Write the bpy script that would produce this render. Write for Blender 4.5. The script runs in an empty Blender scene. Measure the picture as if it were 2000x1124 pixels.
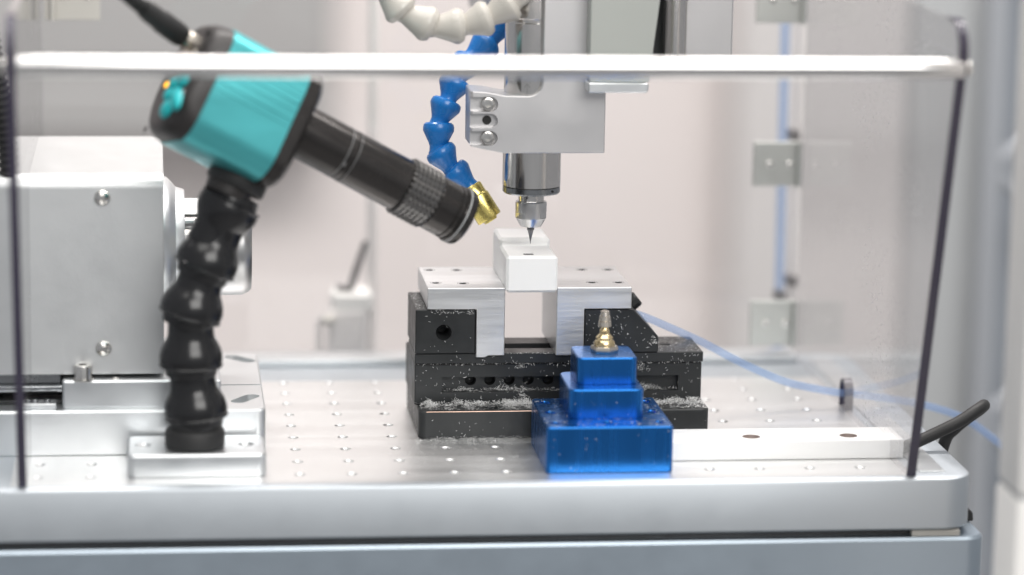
import bpy, bmesh, math, random
from mathutils import Vector, Matrix, noise as mnoise

random.seed(7)
R = math.radians
S = 0.001            # every length below is in millimetres
SC = bpy.context.scene
COL = SC.collection

# ------------------------------------------------------------------ camera
cam_d = bpy.data.cameras.new('camera')
cam = bpy.data.objects.new('camera', cam_d)
COL.objects.link(cam)
SC.camera = cam
_yaw, _pitch, _roll = -0.117444, 0.189823, 0.0167967
_f = Vector((-math.sin(_yaw) * math.cos(_pitch), math.cos(_yaw) * math.cos(_pitch), -math.sin(_pitch)))
_r = Vector((math.cos(_yaw), math.sin(_yaw), 0))
_u = _r.cross(_f)
CR = _r * math.cos(_roll) + _u * math.sin(_roll)
CU = -_r * math.sin(_roll) + _u * math.cos(_roll)
cam.matrix_world = Matrix(((CR.x, CU.x, -_f.x, -0.14302), (CR.y, CU.y, -_f.y, -1.43431),
                           (CR.z, CU.z, -_f.z, 0.36865), (0, 0, 0, 1)))
cam_d.sensor_width = 36
cam_d.lens = 36 * 5984.9 / 2000
cam_d.clip_start = 0.05
cam_d.clip_end = 50
cam_d.dof.use_dof = True
cam_d.dof.focus_distance = 1.556
cam_d.dof.aperture_fstop = 2.7
cam_d.dof.aperture_blades = 9

# ------------------------------------------------------------------ world and lamps (an indoor close-up: even room light, soft boxes)
world = bpy.data.worlds.new('World')
SC.world = world
world.use_nodes = True
bg = world.node_tree.nodes['Background']
bg.inputs[0].default_value = (0.93, 0.955, 0.99, 1)
bg.inputs[1].default_value = 0.42


def area(name, loc, target, sx, sy, watts, col=(1, 1, 1)):
    d = bpy.data.lights.new(name, 'AREA')
    d.shape = 'RECTANGLE'
    d.size, d.size_y = sx, sy
    d.energy = watts
    d.color = col
    o = bpy.data.objects.new(name, d)
    COL.objects.link(o)
    o.location = loc
    o.rotation_euler = (Vector(target) - Vector(loc)).to_track_quat('-Z', 'Y').to_euler()
    return o


area('ceiling_softbox', (0.05, -0.30, 1.35), (0.02, 0.05, 0), 1.6, 0.9, 14, (1, 0.975, 0.94))
area('front_softbox', (0.55, -2.0, 1.35), (0.03, 0.05, 0.05), 1.6, 1.2, 40, (1, 0.98, 0.955))
area('wall_fill_light', (0.3, 0.55, 1.3), (0.3, 2.5, -0.9), 1.4, 0.4, 46, (1, 0.955, 0.93))  # unseen light added to brighten the far wall

SC.view_settings.view_transform = 'Standard'
SC.view_settings.look = 'None'
SC.view_settings.exposure = 0
SC.view_settings.gamma = 1
SC.view_settings.use_curve_mapping = False
SC.cycles.max_bounces = 12
SC.cycles.transparent_max_bounces = 16
SC.cycles.use_denoising = True

# ------------------------------------------------------------------ materials
MATS = {}


def nt(name):
    m = bpy.data.materials.new(name)
    m.use_nodes = True
    t = m.node_tree
    return m, t, t.nodes, t.links, t.nodes['Principled BSDF']


def mat(name, col, rough=0.5, metal=0.0, bump=0.0, bscale=900.0, stretch=(1, 1, 1), rvar=0.0, cvar=0.0, coat=0.0,
        spec=0.5, sss=0.0, trans=0.0, cscale=60.0):
    m, t, n, l, p = nt(name)
    p.inputs['Base Color'].default_value = (*col, 1)
    p.inputs['Roughness'].default_value = rough
    p.inputs['Metallic'].default_value = metal
    p.inputs['Specular IOR Level'].default_value = spec
    p.inputs['Coat Weight'].default_value = coat
    if sss:
        p.inputs['Subsurface Weight'].default_value = sss
        p.inputs['Subsurface Radius'].default_value = (0.004, 0.004, 0.0038)
    if trans:
        p.inputs['Transmission Weight'].default_value = trans
    tc = n.new('ShaderNodeTexCoord')
    mp = n.new('ShaderNodeMapping')
    mp.inputs['Scale'].default_value = stretch
    l.new(tc.outputs['Object'], mp.inputs['Vector'])
    if bump:
        nz = n.new('ShaderNodeTexNoise')
        nz.inputs['Scale'].default_value = bscale
        nz.inputs['Detail'].default_value = 4
        l.new(mp.outputs[0], nz.inputs['Vector'])
        b = n.new('ShaderNodeBump')
        b.inputs['Strength'].default_value = bump
        b.inputs['Distance'].default_value = 0.0004
        l.new(nz.outputs['Fac'], b.inputs['Height'])
        l.new(b.outputs[0], p.inputs['Normal'])
    if rvar or cvar:
        n2 = n.new('ShaderNodeTexNoise')
        n2.inputs['Scale'].default_value = cscale
        n2.inputs['Detail'].default_value = 6
        n2.inputs['Roughness'].default_value = 0.65
        l.new(mp.outputs[0], n2.inputs['Vector'])
        if rvar:
            r = n.new('ShaderNodeMapRange')
            r.inputs[1].default_value = 0.3
            r.inputs[2].default_value = 0.7
            r.inputs[3].default_value = max(0.02, rough - rvar)
            r.inputs[4].default_value = rough + rvar
            l.new(n2.outputs['Fac'], r.inputs[0])
            l.new(r.outputs[0], p.inputs['Roughness'])
        if cvar:
            c = n.new('ShaderNodeMix')
            c.data_type = 'RGBA'
            c.inputs[6].default_value = (*[v * (1 - cvar) for v in col], 1)
            c.inputs[7].default_value = (*[min(1, v * (1 + cvar)) for v in col], 1)
            l.new(n2.outputs['Fac'], c.inputs[0])
            l.new(c.outputs[2], p.inputs['Base Color'])
    MATS[name] = m
    return m


mat('plate_alu', (0.82, 0.82, 0.815), 0.42, 1, 0.05, 900, (0.06, 1, 1), 0.07, 0.05)
mat('frame_alu', (0.57, 0.605, 0.635), 0.50, 1, 0.02, 1500, (1, 1, 1), 0.03, 0.02)
mat('lower_alu', (0.47, 0.54, 0.605), 0.42, 1, 0.02, 1200, (1, 1, 1), 0.03, 0.02)
mat('satin_alu', (0.74, 0.76, 0.77), 0.38, 1, 0.04, 1600, (1, 1, 1), 0.05, 0.04)
mat('sheet_alu', (0.69, 0.70, 0.70), 0.47, 1, 0.09, 900, (1, 1, 1), 0.03, 0.02)
mat('jaw_alu', (0.77, 0.775, 0.78), 0.42, 1, 0.16, 600, (0.12, 1, 1.6), 0.08, 0.09, cscale=170)
mat('mount_alu', (0.66, 0.65, 0.65), 0.42, 0.85, 0.02, 1800, (1, 1, 1), 0.03, 0.02)
mat('cover_paint', (0.38, 0.395, 0.37), 0.45, 0.0, 0.02, 1500, (1, 1, 1), 0.03, 0.01)
mat('steel', (0.66, 0.64, 0.62), 0.20, 1, 0.03, 900, (1, 1, 0.05), 0.06, 0.12, cscale=220)
mat('chuck_steel', (0.46, 0.46, 0.46), 0.34, 1, 0.02, 900, (0.05, 1, 1), 0.05, 0.08)
mat('nut_steel', (0.66, 0.655, 0.65), 0.30, 1, 0.02, 900, (1, 1, 0.05), 0.05, 0.08)
mat('polished_steel', (0.70, 0.69, 0.68), 0.14, 1, 0.0, 900, (1, 1, 1), 0.05, 0.08)
mat('dark_steel', (0.30, 0.31, 0.32), 0.24, 1, 0.0, 900, (1, 1, 1), 0.05, 0.10)
mat('carbide', (0.22, 0.22, 0.23), 0.28, 1)
mat('screw_steel', (0.72, 0.70, 0.67), 0.22, 1, 0.0, 900, (1, 1, 1), 0.06, 0.08)
mat('black_oxide', (0.028, 0.030, 0.031), 0.40, 0.35, 0.06, 1300, (1, 1, 1), 0.10, 0.25, cscale=90)
mat('knurl_black', (0.20, 0.195, 0.19), 0.28, 0.9)
mat('black_anodised', (0.052, 0.048, 0.046), 0.24, 0.7, 0.02, 1500, (1, 1, 1), 0.06, 0.1)
mat('black_satin', (0.030, 0.027, 0.026), 0.42, 0.1, 0.03, 1500, (1, 1, 1), 0.05, 0.1)
mat('black_plastic', (0.012, 0.012, 0.013), 0.22, 0, 0.0, 300, (1, 1, 1), 0.03, 0.1)
mat('black_rubber', (0.018, 0.018, 0.018), 0.55, 0, 0.10, 1200, (1, 1, 1), 0.06, 0.15)
mat('hole_dark', (0.012, 0.012, 0.012), 0.6)
mat('white_pom', (0.90, 0.90, 0.89), 0.38, 0, 0.02, 700, (1, 1, 1), 0.05, 0.015, sss=0.25)
mat('shaving', (0.74, 0.74, 0.73), 0.45)
mat('hose_blue', (0.010, 0.165, 0.50), 0.28, 0, 0.03, 500, (1, 1, 1), 0.06, 0.08, coat=0.15)
mat('hose_white', (0.50, 0.475, 0.43), 0.30, 0, 0.015, 500, (1, 1, 1), 0.06, 0.03, coat=0.15)
mat('brass', (0.80, 0.66, 0.22), 0.25, 1, 0.05, 900, (1, 1, 1), 0.08, 0.12, cscale=500)
mat('fitting_brass', (0.78, 0.62, 0.36), 0.22, 1, 0.02, 900, (1, 1, 1), 0.05, 0.08)
mat('fitting_nickel', (0.72, 0.66, 0.58), 0.24, 1, 0.0, 900, (1, 1, 1), 0.05, 0.05)
mat('blue_anodised', (0.018, 0.15, 0.47), 0.27, 0.88, 0.015, 1500, (1, 1, 0.08), 0.06, 0.06, cscale=90)
mat('teal_anodised', (0.095, 0.48, 0.505), 0.34, 0.68, 0.03, 900, (0.03, 1, 1), 0.05, 0.07, cscale=160)
mat('teal_rubber', (0.01, 0.46, 0.48), 0.42)
mat('grey_mark', (0.20, 0.20, 0.20), 0.5, 0.3)
mat('pale_glint_mark', (0.45, 0.46, 0.46), 0.5)
mat('acrylic_edge', (0.040, 0.034, 0.060), 0.25, 0, 0.0, 100, (1, 1, 1), 0, 0.15, coat=0.3)
mat('hinge_metal', (0.58, 0.59, 0.56), 0.45, 0.8, 0.03, 900, (1, 1, 1), 0.05, 0.06)
mat('hinge_beige', (0.50, 0.48, 0.44), 0.5, 0.3, 0.03, 900, (1, 1, 0.1), 0.05, 0.08)
mat('wall_paint', (0.77, 0.715, 0.695), 0.8, 0, 0.0, 100, (1, 1, 1), 0, 0.015, cscale=6)
mat('falloff_grey', (0.36, 0.355, 0.35), 0.6)  # grey of the box that imitates falloff on the wall
mat('dimming_grey', (0.60, 0.58, 0.57), 0.7)  # grey of the added panel that dims the wall at right
mat('floor_pale', (0.34, 0.34, 0.345), 0.6)
mat('wall_blue', (0.27, 0.295, 0.33), 0.8)
mat('grey_post', (0.40, 0.41, 0.415), 0.6)
mat('truss_grey', (0.36, 0.375, 0.40), 0.5, 0.3)
mat('post_white', (0.84, 0.82, 0.79), 0.55, 0, 0.0, 100, (1, 1, 1), 0, 0.02)
mat('valve_grey', (0.80, 0.76, 0.74), 0.5)
mat('valve_black', (0.16, 0.15, 0.15), 0.5)
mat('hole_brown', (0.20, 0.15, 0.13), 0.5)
mat('copper_edge', (0.72, 0.50, 0.40), 0.35, 1)

m, t, n, l, p = nt('led')
p.inputs['Base Color'].default_value = (0.9, 0.45, 0.02, 1)
p.inputs['Emission Color'].default_value = (1.0, 0.50, 0.02, 1)
p.inputs['Emission Strength'].default_value = 1.6
MATS['led'] = m


def acrylic(name, tint, dust):
    """clear sheet: light passes straight, Fresnel reflection, optional settled dust with its own shape"""
    m, t, n, l, p = nt(name)
    n.remove(p)
    out = n['Material Output']
    tr = n.new('ShaderNodeBsdfTransparent')
    tr.inputs[0].default_value = (*tint, 1)
    gl = n.new('ShaderNodeBsdfGlossy')
    gl.inputs['Roughness'].default_value = 0.03
    fr = n.new('ShaderNodeFresnel')
    fr.inputs[0].default_value = 1.49
    mx = n.new('ShaderNodeMixShader')
    # the sheet is shaded without bending rays, so only its entry face reflects (no false total internal reflection)
    ge = n.new('ShaderNodeNewGeometry')
    iv = n.new('ShaderNodeMath')
    iv.operation = 'SUBTRACT'
    iv.inputs[0].default_value = 1.0
    l.new(ge.outputs['Backfacing'], iv.inputs[1])
    fm = n.new('ShaderNodeMath')
    fm.operation = 'MULTIPLY'
    l.new(fr.outputs[0], fm.inputs[0])
    l.new(iv.outputs[0], fm.inputs[1])
    l.new(fm.outputs[0], mx.inputs[0])
    l.new(tr.outputs[0], mx.inputs[1])
    l.new(gl.outputs[0], mx.inputs[2])
    last = mx
    if dust:
        df = n.new('ShaderNodeBsdfDiffuse')
        df.inputs[0].default_value = (0.74, 0.735, 0.73, 1)
        tc = n.new('ShaderNodeTexCoord')
        fine = n.new('ShaderNodeTexVoronoi')
        fine.inputs['Scale'].default_value = 300
        fine.inputs['Randomness'].default_value = 1
        l.new(tc.outputs['Object'], fine.inputs['Vector'])
        spot = n.new('ShaderNodeMapRange')
        spot.inputs[1].default_value = 0.12
        spot.inputs[2].default_value = 0.30
        spot.inputs[3].default_value = 0.85
        spot.inputs[4].default_value = 0.0
        l.new(fine.outputs['Distance'], spot.inputs[0])
        rnd = n.new('ShaderNodeMath')
        rnd.operation = 'GREATER_THAN'
        rnd.inputs[1].default_value = 0.5
        sep = n.new('ShaderNodeSeparateColor')
        l.new(fine.outputs['Color'], sep.inputs[0])
        l.new(sep.outputs[0], rnd.inputs[0])
        s1 = n.new('ShaderNodeMath')
        s1.operation = 'MULTIPLY'
        l.new(spot.outputs[0], s1.inputs[0])
        l.new(rnd.outputs[0], s1.inputs[1])
        big = n.new('ShaderNodeTexNoise')
        big.inputs['Scale'].default_value = 13
        big.inputs['Detail'].default_value = 5
        l.new(tc.outputs['Object'], big.inputs['Vector'])
        patch = n.new('ShaderNodeMapRange')
        patch.inputs[1].default_value = 0.42
        patch.inputs[2].default_value = 0.60
        l.new(big.outputs['Fac'], patch.inputs[0])
        s2 = n.new('ShaderNodeMath')
        s2.operation = 'MULTIPLY'
        l.new(s1.outputs[0], s2.inputs[0])
        l.new(patch.outputs[0], s2.inputs[1])
        film = n.new('ShaderNodeMapRange')
        film.inputs[1].default_value = 0.3
        film.inputs[2].default_value = 0.75
        film.inputs[3].default_value = dust * 0.75
        film.inputs[4].default_value = dust * 1.25
        l.new(big.outputs['Fac'], film.inputs[0])
        s3 = n.new('ShaderNodeMath')
        s3.operation = 'MAXIMUM'
        l.new(s2.outputs[0], s3.inputs[0])
        l.new(film.outputs[0], s3.inputs[1])
        tl = n.new('ShaderNodeBsdfTranslucent')
        tl.inputs[0].default_value = (0.74, 0.735, 0.73, 1)
        both = n.new('ShaderNodeMixShader')
        both.inputs[0].default_value = 0.5
        l.new(df.outputs[0], both.inputs[1])
        l.new(tl.outputs[0], both.inputs[2])
        m2 = n.new('ShaderNodeMixShader')
        l.new(s3.outputs[0], m2.inputs[0])
        l.new(mx.outputs[0], m2.inputs[1])
        l.new(both.outputs[0], m2.inputs[2])
        last = m2
    l.new(last.outputs[0], out.inputs['Surface'])
    MATS[name] = m


acrylic('acrylic_clear', (0.955, 0.955, 0.965), 0.006)
acrylic('acrylic_dusty', (0.925, 0.92, 0.925), 0.10)
acrylic('acrylic_back', (0.97, 0.97, 0.97), 0.0)


def clear_tube(name, col):
    m, t, n, l, p = nt(name)
    p.inputs['Base Color'].default_value = (*col, 1)
    p.inputs['Roughness'].default_value = 0.12
    tr = n.new('ShaderNodeBsdfTransparent')
    tr.inputs[0].default_value = (0.84, 0.90, 0.985, 1)
    mx = n.new('ShaderNodeMixShader')
    mx.inputs[0].default_value = 0.22
    l.new(tr.outputs[0], mx.inputs[1])
    l.new(p.outputs[0], mx.inputs[2])
    l.new(mx.outputs[0], n['Material Output'].inputs['Surface'])
    MATS[name] = m


clear_tube('tube_blue', (0.40, 0.54, 0.82))

# ------------------------------------------------------------------ mesh helpers (all in mm)


class MB:
    def __init__(self):
        self.v = []
        self.f = []

    def add(self, vs, fs):
        b = len(self.v)
        self.v += [tuple(q) for q in vs]
        self.f += [tuple(i + b for i in f) for f in fs]
        return self

    def rings(self, rings, cap0=True, cap1=True, closed=True):
        n = len(rings[0])
        vs = [q for r in rings for q in r]
        fs = []
        for k in range(len(rings) - 1):
            for i in range(n if closed else n - 1):
                j = (i + 1) % n
                fs.append((k * n + i, k * n + j, (k + 1) * n + j, (k + 1) * n + i))
        if cap0:
            fs.append(tuple(reversed(range(n))))
        if cap1:
            fs.append(tuple((len(rings) - 1) * n + i for i in range(n)))
        return self.add(vs, fs)

    def box(self, x0, x1, y0, y1, z0, z1, b=0.4, seg=1):
        bm = bmesh.new()
        bmesh.ops.create_cube(bm, size=1)
        for v in bm.verts:
            v.co = Vector(((x0 + x1) / 2 + v.co.x * (x1 - x0), (y0 + y1) / 2 + v.co.y * (y1 - y0),
                           (z0 + z1) / 2 + v.co.z * (z1 - z0)))
        if b:
            bmesh.ops.bevel(bm, geom=bm.edges[:], offset=b, segments=seg, affect='EDGES', profile=0.5)
        return self.bm(bm)

    def bm(self, bm):
        bm.verts.index_update()
        self.add([v.co for v in bm.verts], [[v.index for v in f.verts] for f in bm.faces])
        bm.free()
        return self

    def lathe(self, prof, o=(0, 0, 0), d=(0, 0, 1), seg=32, cap0=True, cap1=True):
        o = Vector(o)
        d = Vector(d).normalized()
        a = d.orthogonal().normalized()
        c = d.cross(a)
        rs = []
        for r, h in prof:
            rs.append([o + d * h + a * (r * math.cos(2 * math.pi * i / seg)) + c * (r * math.sin(2 * math.pi * i / seg))
                       for i in range(seg)])
        return self.rings(rs, cap0, cap1)

    def tube(self, pts, rad, seg=14):
        pts = [Vector(q) for q in pts]
        rs = []
        prev = None
        for k, q in enumerate(pts):
            tg = (pts[min(k + 1, len(pts) - 1)] - pts[max(k - 1, 0)]).normalized()
            if prev is None:
                a = tg.orthogonal().normalized()
            else:
                a = (prev - tg * prev.dot(tg)).normalized()
            prev = a
            c = tg.cross(a)
            r = rad[k] if isinstance(rad, (list, tuple)) else rad
            rs.append([q + a * (r * math.cos(2 * math.pi * i / seg)) + c * (r * math.sin(2 * math.pi * i / seg))
                       for i in range(seg)])
        return self.rings(rs)

    def rrect(self, x0, x1, y0, y1, r, levels, n=5):
        """rounded rectangle in plan stacked over levels (z, inset)"""
        rs = []
        for z, ins in levels:
            rr = max(r - ins, 0.15)
            ring = []
            for cx, cy, a0 in ((x1 - r, y1 - r, 0), (x0 + r, y1 - r, 90), (x0 + r, y0 + r, 180), (x1 - r, y0 + r, 270)):
                for k in range(n + 1):
                    a = R(a0 + 90 * k / n)
                    ring.append((cx + rr * math.cos(a), cy + rr * math.sin(a), z))
            rs.append(ring)
        return self.rings(rs)

    def prism(self, poly, axis, a0, a1, b=0.0):
        """2D polygon extruded along an axis: 'y' -> (x,z), 'x' -> (y,z), 'z' -> (x,y)"""
        def P(q, h):
            return {'y': (q[0], h, q[1]), 'x': (h, q[0], q[1]), 'z': (q[0], q[1], h)}[axis]
        bm = bmesh.new()
        lo = [bm.verts.new(P(q, a0)) for q in poly]
        hi = [bm.verts.new(P(q, a1)) for q in poly]
        bm.faces.new(lo)
        bm.faces.new(hi)
        k = len(poly)
        for i in range(k):
            bm.faces.new((lo[i], lo[(i + 1) % k], hi[(i + 1) % k], hi[i]))
        bmesh.ops.recalc_face_normals(bm, faces=bm.faces[:])
        if b:
            ed = [e for e in bm.edges if e.calc_face_angle(0) > R(25)]
            bmesh.ops.bevel(bm, geom=ed, offset=b, segments=1, affect='EDGES')
        return self.bm(bm)

    def mesh(self, name, ang=35):
        me = bpy.data.meshes.new(name)
        me.from_pydata([(q[0] * S, q[1] * S, q[2] * S) for q in self.v], [], self.f)
        bm = bmesh.new()
        bm.from_mesh(me)
        bmesh.ops.recalc_face_normals(bm, faces=bm.faces[:])
        bm.to_mesh(me)
        bm.free()
        me.shade_smooth()
        me.set_sharp_from_angle(angle=R(ang))
        return me


WM = {}


def link(name, me, material, parent=None, matrix=None):
    o = bpy.data.objects.new(name, me)
    COL.objects.link(o)
    if material and len(me.materials) == 0:
        me.materials.append(MATS[material])
    w = matrix or Matrix.Identity(4)
    if parent is not None:
        o.parent = parent
        o.matrix_parent_inverse = WM[parent].inverted()
    o.matrix_basis = w
    WM[o] = w
    return o


def part(name, mb, material, parent=None, ang=35, matrix=None):
    return link(name, mb.mesh(name, ang), material, parent, matrix)


def thing(name, label, cat, loc=(0, 0, 0), group=None):
    o = bpy.data.objects.new(name, None)
    COL.objects.link(o)
    o.empty_display_size = 0.01
    o.location = Vector(loc) * S
    WM[o] = Matrix.Translation(Vector(loc) * S)
    return tag(o, label, cat, group)


def tag(o, label, cat, group=None):
    o['label'] = label
    o['category'] = cat
    if group:
        o['group'] = group
    return o


def frame(o, d, up=(0, 0, 1)):
    """matrix with local Z along d at o (mm)"""
    d = Vector(d).normalized()
    x = Vector(up).cross(d)
    if x.length < 1e-4:
        x = Vector((1, 0, 0))
    x.normalize()
    y = d.cross(x)
    o = Vector(o) * S
    return Matrix(((x.x, y.x, d.x, o.x), (x.y, y.y, d.y, o.y), (x.z, y.z, d.z, o.z), (0, 0, 0, 1)))


def cut(o, mb):
    """subtract a solid from a mesh object, leaving a plain mesh"""
    c = bpy.data.objects.new('cutter', mb.mesh('cutter'))
    COL.objects.link(c)
    md = o.modifiers.new('cut', 'BOOLEAN')
    md.operation = 'DIFFERENCE'
    md.object = c
    md.solver = 'EXACT'
    dg = bpy.context.evaluated_depsgraph_get()
    me = bpy.data.meshes.new_from_object(o.evaluated_get(dg))
    o.modifiers.remove(md)
    old = o.data
    o.data = me
    bpy.data.objects.remove(c)
    bpy.data.meshes.remove(old)
    me.shade_smooth()
    me.set_sharp_from_angle(angle=R(35))
    return o


def spline(pts, n=8):
    """Catmull-Rom through pts"""
    P = [Vector(q) for q in pts]
    P = [P[0] * 2 - P[1]] + P + [P[-1] * 2 - P[-2]]
    out = []
    for i in range(1, len(P) - 2):
        for k in range(n):
            t = k / n
            a, b, c, d = P[i - 1], P[i], P[i + 1], P[i + 2]
            out.append(0.5 * ((2 * b) + (c - a) * t + (2 * a - 5 * b + 4 * c - d) * t * t + (3 * b - a - 3 * c + d) * t ** 3))
    out.append(P[-2])
    return out


def cap_screw_mesh(r, h, sock, name):
    """socket head: rounded cylinder with a real hexagonal recess"""
    mb = MB()
    n = 24
    rings = []
    for rr, z in ((r, 0), (r, h * 0.78), (r * 0.93, h * 0.95), (r * 0.82, h)):
        rings.append([(rr * math.cos(2 * math.pi * i / n), rr * math.sin(2 * math.pi * i / n), z) for i in range(n)])

    def hexr(a):
        a = (a + math.pi / 6) % (math.pi / 3) - math.pi / 6
        return sock * math.cos(math.pi / 6) / math.cos(a)
    for z in (h, h * 0.45):
        rings.append([(hexr(2 * math.pi * i / n) * math.cos(2 * math.pi * i / n),
                       hexr(2 * math.pi * i / n) * math.sin(2 * math.pi * i / n), z) for i in range(n)])
    mb.rings(rings)
    return mb.mesh(name)


def button_screw_mesh(r, h, sock, name):
    mb = MB()
    n = 24
    rings = []
    for k in range(6):
        a = R(15 * k)
        rings.append([(r * math.cos(a) * math.cos(2 * math.pi * i / n), r * math.cos(a) * math.sin(2 * math.pi * i / n),
                       h * math.sin(a)) for i in range(n)])
    rings[-1] = [(sock * 1.1 * math.cos(2 * math.pi * i / n), sock * 1.1 * math.sin(2 * math.pi * i / n), h * 0.97) for i in range(n)]
    rings.append([(sock * math.cos(2 * math.pi * i / n), sock * math.sin(2 * math.pi * i / n), h * 0.4) for i in range(n)])
    mb.rings(rings)
    return mb.mesh(name)


# ------------------------------------------------------------------ setting: wall behind, what stands beyond the machine
wall = part('wall', MB().box(-2600, 3000, 2500, 2530, -900, 2200, 0), 'wall_paint')
wall['kind'] = 'structure'
ground = part('ground', MB().box(-3500, 3500, -4500, 2500, -930, -900, 0), 'floor_pale')
ground['kind'] = 'structure'
g = thing('wall_falloff_box', 'added grey box imitating light falloff on the far wall at upper left', 'falloff stand-in', (-420, 2400, -175))  # added box: its grey stands in for fading light on the wall
part('falloff_body', MB().box(-900, 75, 2330, 2498, -175, 330, 6), 'falloff_grey', g)
for x in (-895, -410):
    part('falloff_front', MB().box(x, x + 480, 2312, 2329, -170, 325, 4), 'falloff_grey', g)
g = thing('wall_dimming_panel', 'added pale grey panel imitating the dimmer wall far behind the right side', 'dimming stand-in', (840, 2380, -900))  # added panel: its blurred edge imitates the wall darkening to the right
part('dimming_board', MB().box(590, 1500, 2385, 2410, -840, 900, 5), 'dimming_grey', g)
for x in (640, 1400):
    part('dimming_foot', MB().box(x - 30, x + 30, 2280, 2490, -900, -838, 5), 'dimming_grey', g)

g = thing('backdrop_panel', 'dark blue-grey panel beyond the right side of the machine', 'panel', (470, 745, -400))
part('board', MB().box(415, 700, 735, 750, -400, 600, 2), 'wall_blue', g)
part('stand_foot', MB().box(500, 620, 700, 757, -900, -399, 3), 'wall_blue', g)
g = thing('grey_column', 'plain grey upright column just right of the clear side panel', 'column', (418, 690, -900))
part('shaft', MB().box(395, 447, 690, 725, -895, 600, 3), 'grey_post', g)
part('foot_plate', MB().box(385, 457, 680, 735, -900, -894, 1), 'grey_post', g)
g = thing('lattice_truss', 'blurred pale lattice bars crossing beside the white post', 'truss', (490, 640, -900))
part('upright', MB().tube([(445, 660, -900), (445, 660, 600)], 8), 'truss_grey', g)
part('upright', MB().tube([(560, 660, -900), (560, 660, 600)], 8), 'truss_grey', g)
zz = -320
k = 0
while zz < 420:
    a, b = (445, 560) if k % 2 == 0 else (560, 445)
    part('diagonal', MB().tube([(a, 660, zz), (b, 660, zz + 92)], 5.5), 'truss_grey', g)
    zz += 92
    k += 1
g = thing('white_post', 'out-of-focus white post standing at the right edge', 'post', (275, -130, -700))
part('upper_post', MB().box(229.0, 306, -175, -140, 30.5, 500, 3, 2), 'post_white', g)
part('lower_post', MB().box(228.6, 308, -175.4, -139, -700, 29.5, 3, 2), 'post_white', g)
part('joint_band', MB().box(230, 305, -174, -141, 29, 31, 0), 'grey_post', g)

# ------------------------------------------------------------------ machine base
base = thing('machine_base', 'aluminium machine table with a grid of small threaded holes and rounded frame', 'machine table', (5, 120, -60))
xb = [-212.5] + [-187.5 + 25 * i for i in range(16)] + [223]
yb = [-17] + [12.5 + 25 * i for i in range(8)] + [205]
plate = MB()
NS = 16
for i in range(17):
    for j in range(9):
        cx, cy = -200 + 25 * i, 25 * j
        x0, x1, y0, y1 = xb[i], xb[i + 1], yb[j], yb[j + 1]
        rings = []
        outer = []
        for k in range(NS):
            a = 2 * math.pi * k / NS + math.pi / NS * 0
            dx, dy = math.cos(a), math.sin(a)
            tx = ((x1 - cx) / dx) if dx > 1e-9 else ((x0 - cx) / dx if dx < -1e-9 else 1e9)
            ty = ((y1 - cy) / dy) if dy > 1e-9 else ((y0 - cy) / dy if dy < -1e-9 else 1e9)
            # map the ray angle on to the cell border so that corners are met exactly
            s8 = k % 4
            outer.append(None)
        corners = {2: (x1, y1), 6: (x0, y1), 10: (x0, y0), 14: (x1, y0)}
        mids = {0: (x1, cy), 4: (cx, y1), 8: (x0, cy), 12: (cx, y0)}
        key = {**corners, **mids}
        for k in range(NS):
            if k in key:
                outer[k] = (*key[k], 0)
            else:
                p0, p1 = key[k - 1], key[(k + 1) % NS]
                outer[k] = ((p0[0] + p1[0]) / 2, (p0[1] + p1[1]) / 2, 0)
        rings.append(outer)
        for rr, z in ((2.75, 0), (2.15, -0.7), (2.15, -3.2), (0.4, -4.4)):
            rings.append([(cx + rr * math.cos(2 * math.pi * k / NS), cy + rr * math.sin(2 * math.pi * k / NS), z) for k in range(NS)])
        plate.rings(rings, cap0=False, cap1=True)
part('table_plate', plate, 'plate_alu', base, 25)
fr = part('outer_frame', MB().rrect(-246, 253, -23, 266, 16, [(-26, 1.2), (-25, 0), (-1.8, 0), (-0.6, 0.5), (0.1, 1.8)], 8), 'frame_alu', base)
cut(fr, MB().box(-212.3, 222.8, -16.8, 204.8, -5.2, 5, 0))
part('back_rail', MB().box(-206, 219, 240, 262, 0.3, 4.5, 1.0, 2), 'satin_alu', base)
part('channel_strip', MB().box(227, 240, -12, 250, -0.2, 0.9, 0.2), 'satin_alu', base)
part('shadow_gap_core', MB().box(-240, 247, -17, 255, -30, -26.2, 0), 'black_satin', base)
part('lower_body', MB().rrect(-250, 259, -24, 270, 10, [(-160, 0), (-31, 0), (-29.6, 1.2)], 6), 'lower_alu', base)
part('corner_foot', MB().prism([(253.3, -29.5), (260, -29.5), (259.5, -25), (253.3, -21)], 'y', 5, 25, 0.5), 'black_rubber', base)
part('corner_tab', MB().box(222, 246, -22, -18, -29.4, -26.4, 0.2), 'hinge_beige', base)

# ------------------------------------------------------------------ clear cover
cover = thing('clear_cover', 'transparent acrylic guard with slanted sides, steel handle rod and rear hinges', 'machine guard', (6, 100, 0))
prof = [(-18, 0.2), (248, 0.2), (248, 228), (-58, 228)]
for k in range(7):
    a = R(90 + 15.0 * k)
    prof.append((-66 + 15 * math.cos(a) * 1.05, 213 + 15 * math.sin(a)))
prof[-1] = (-81.3, 212)


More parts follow.
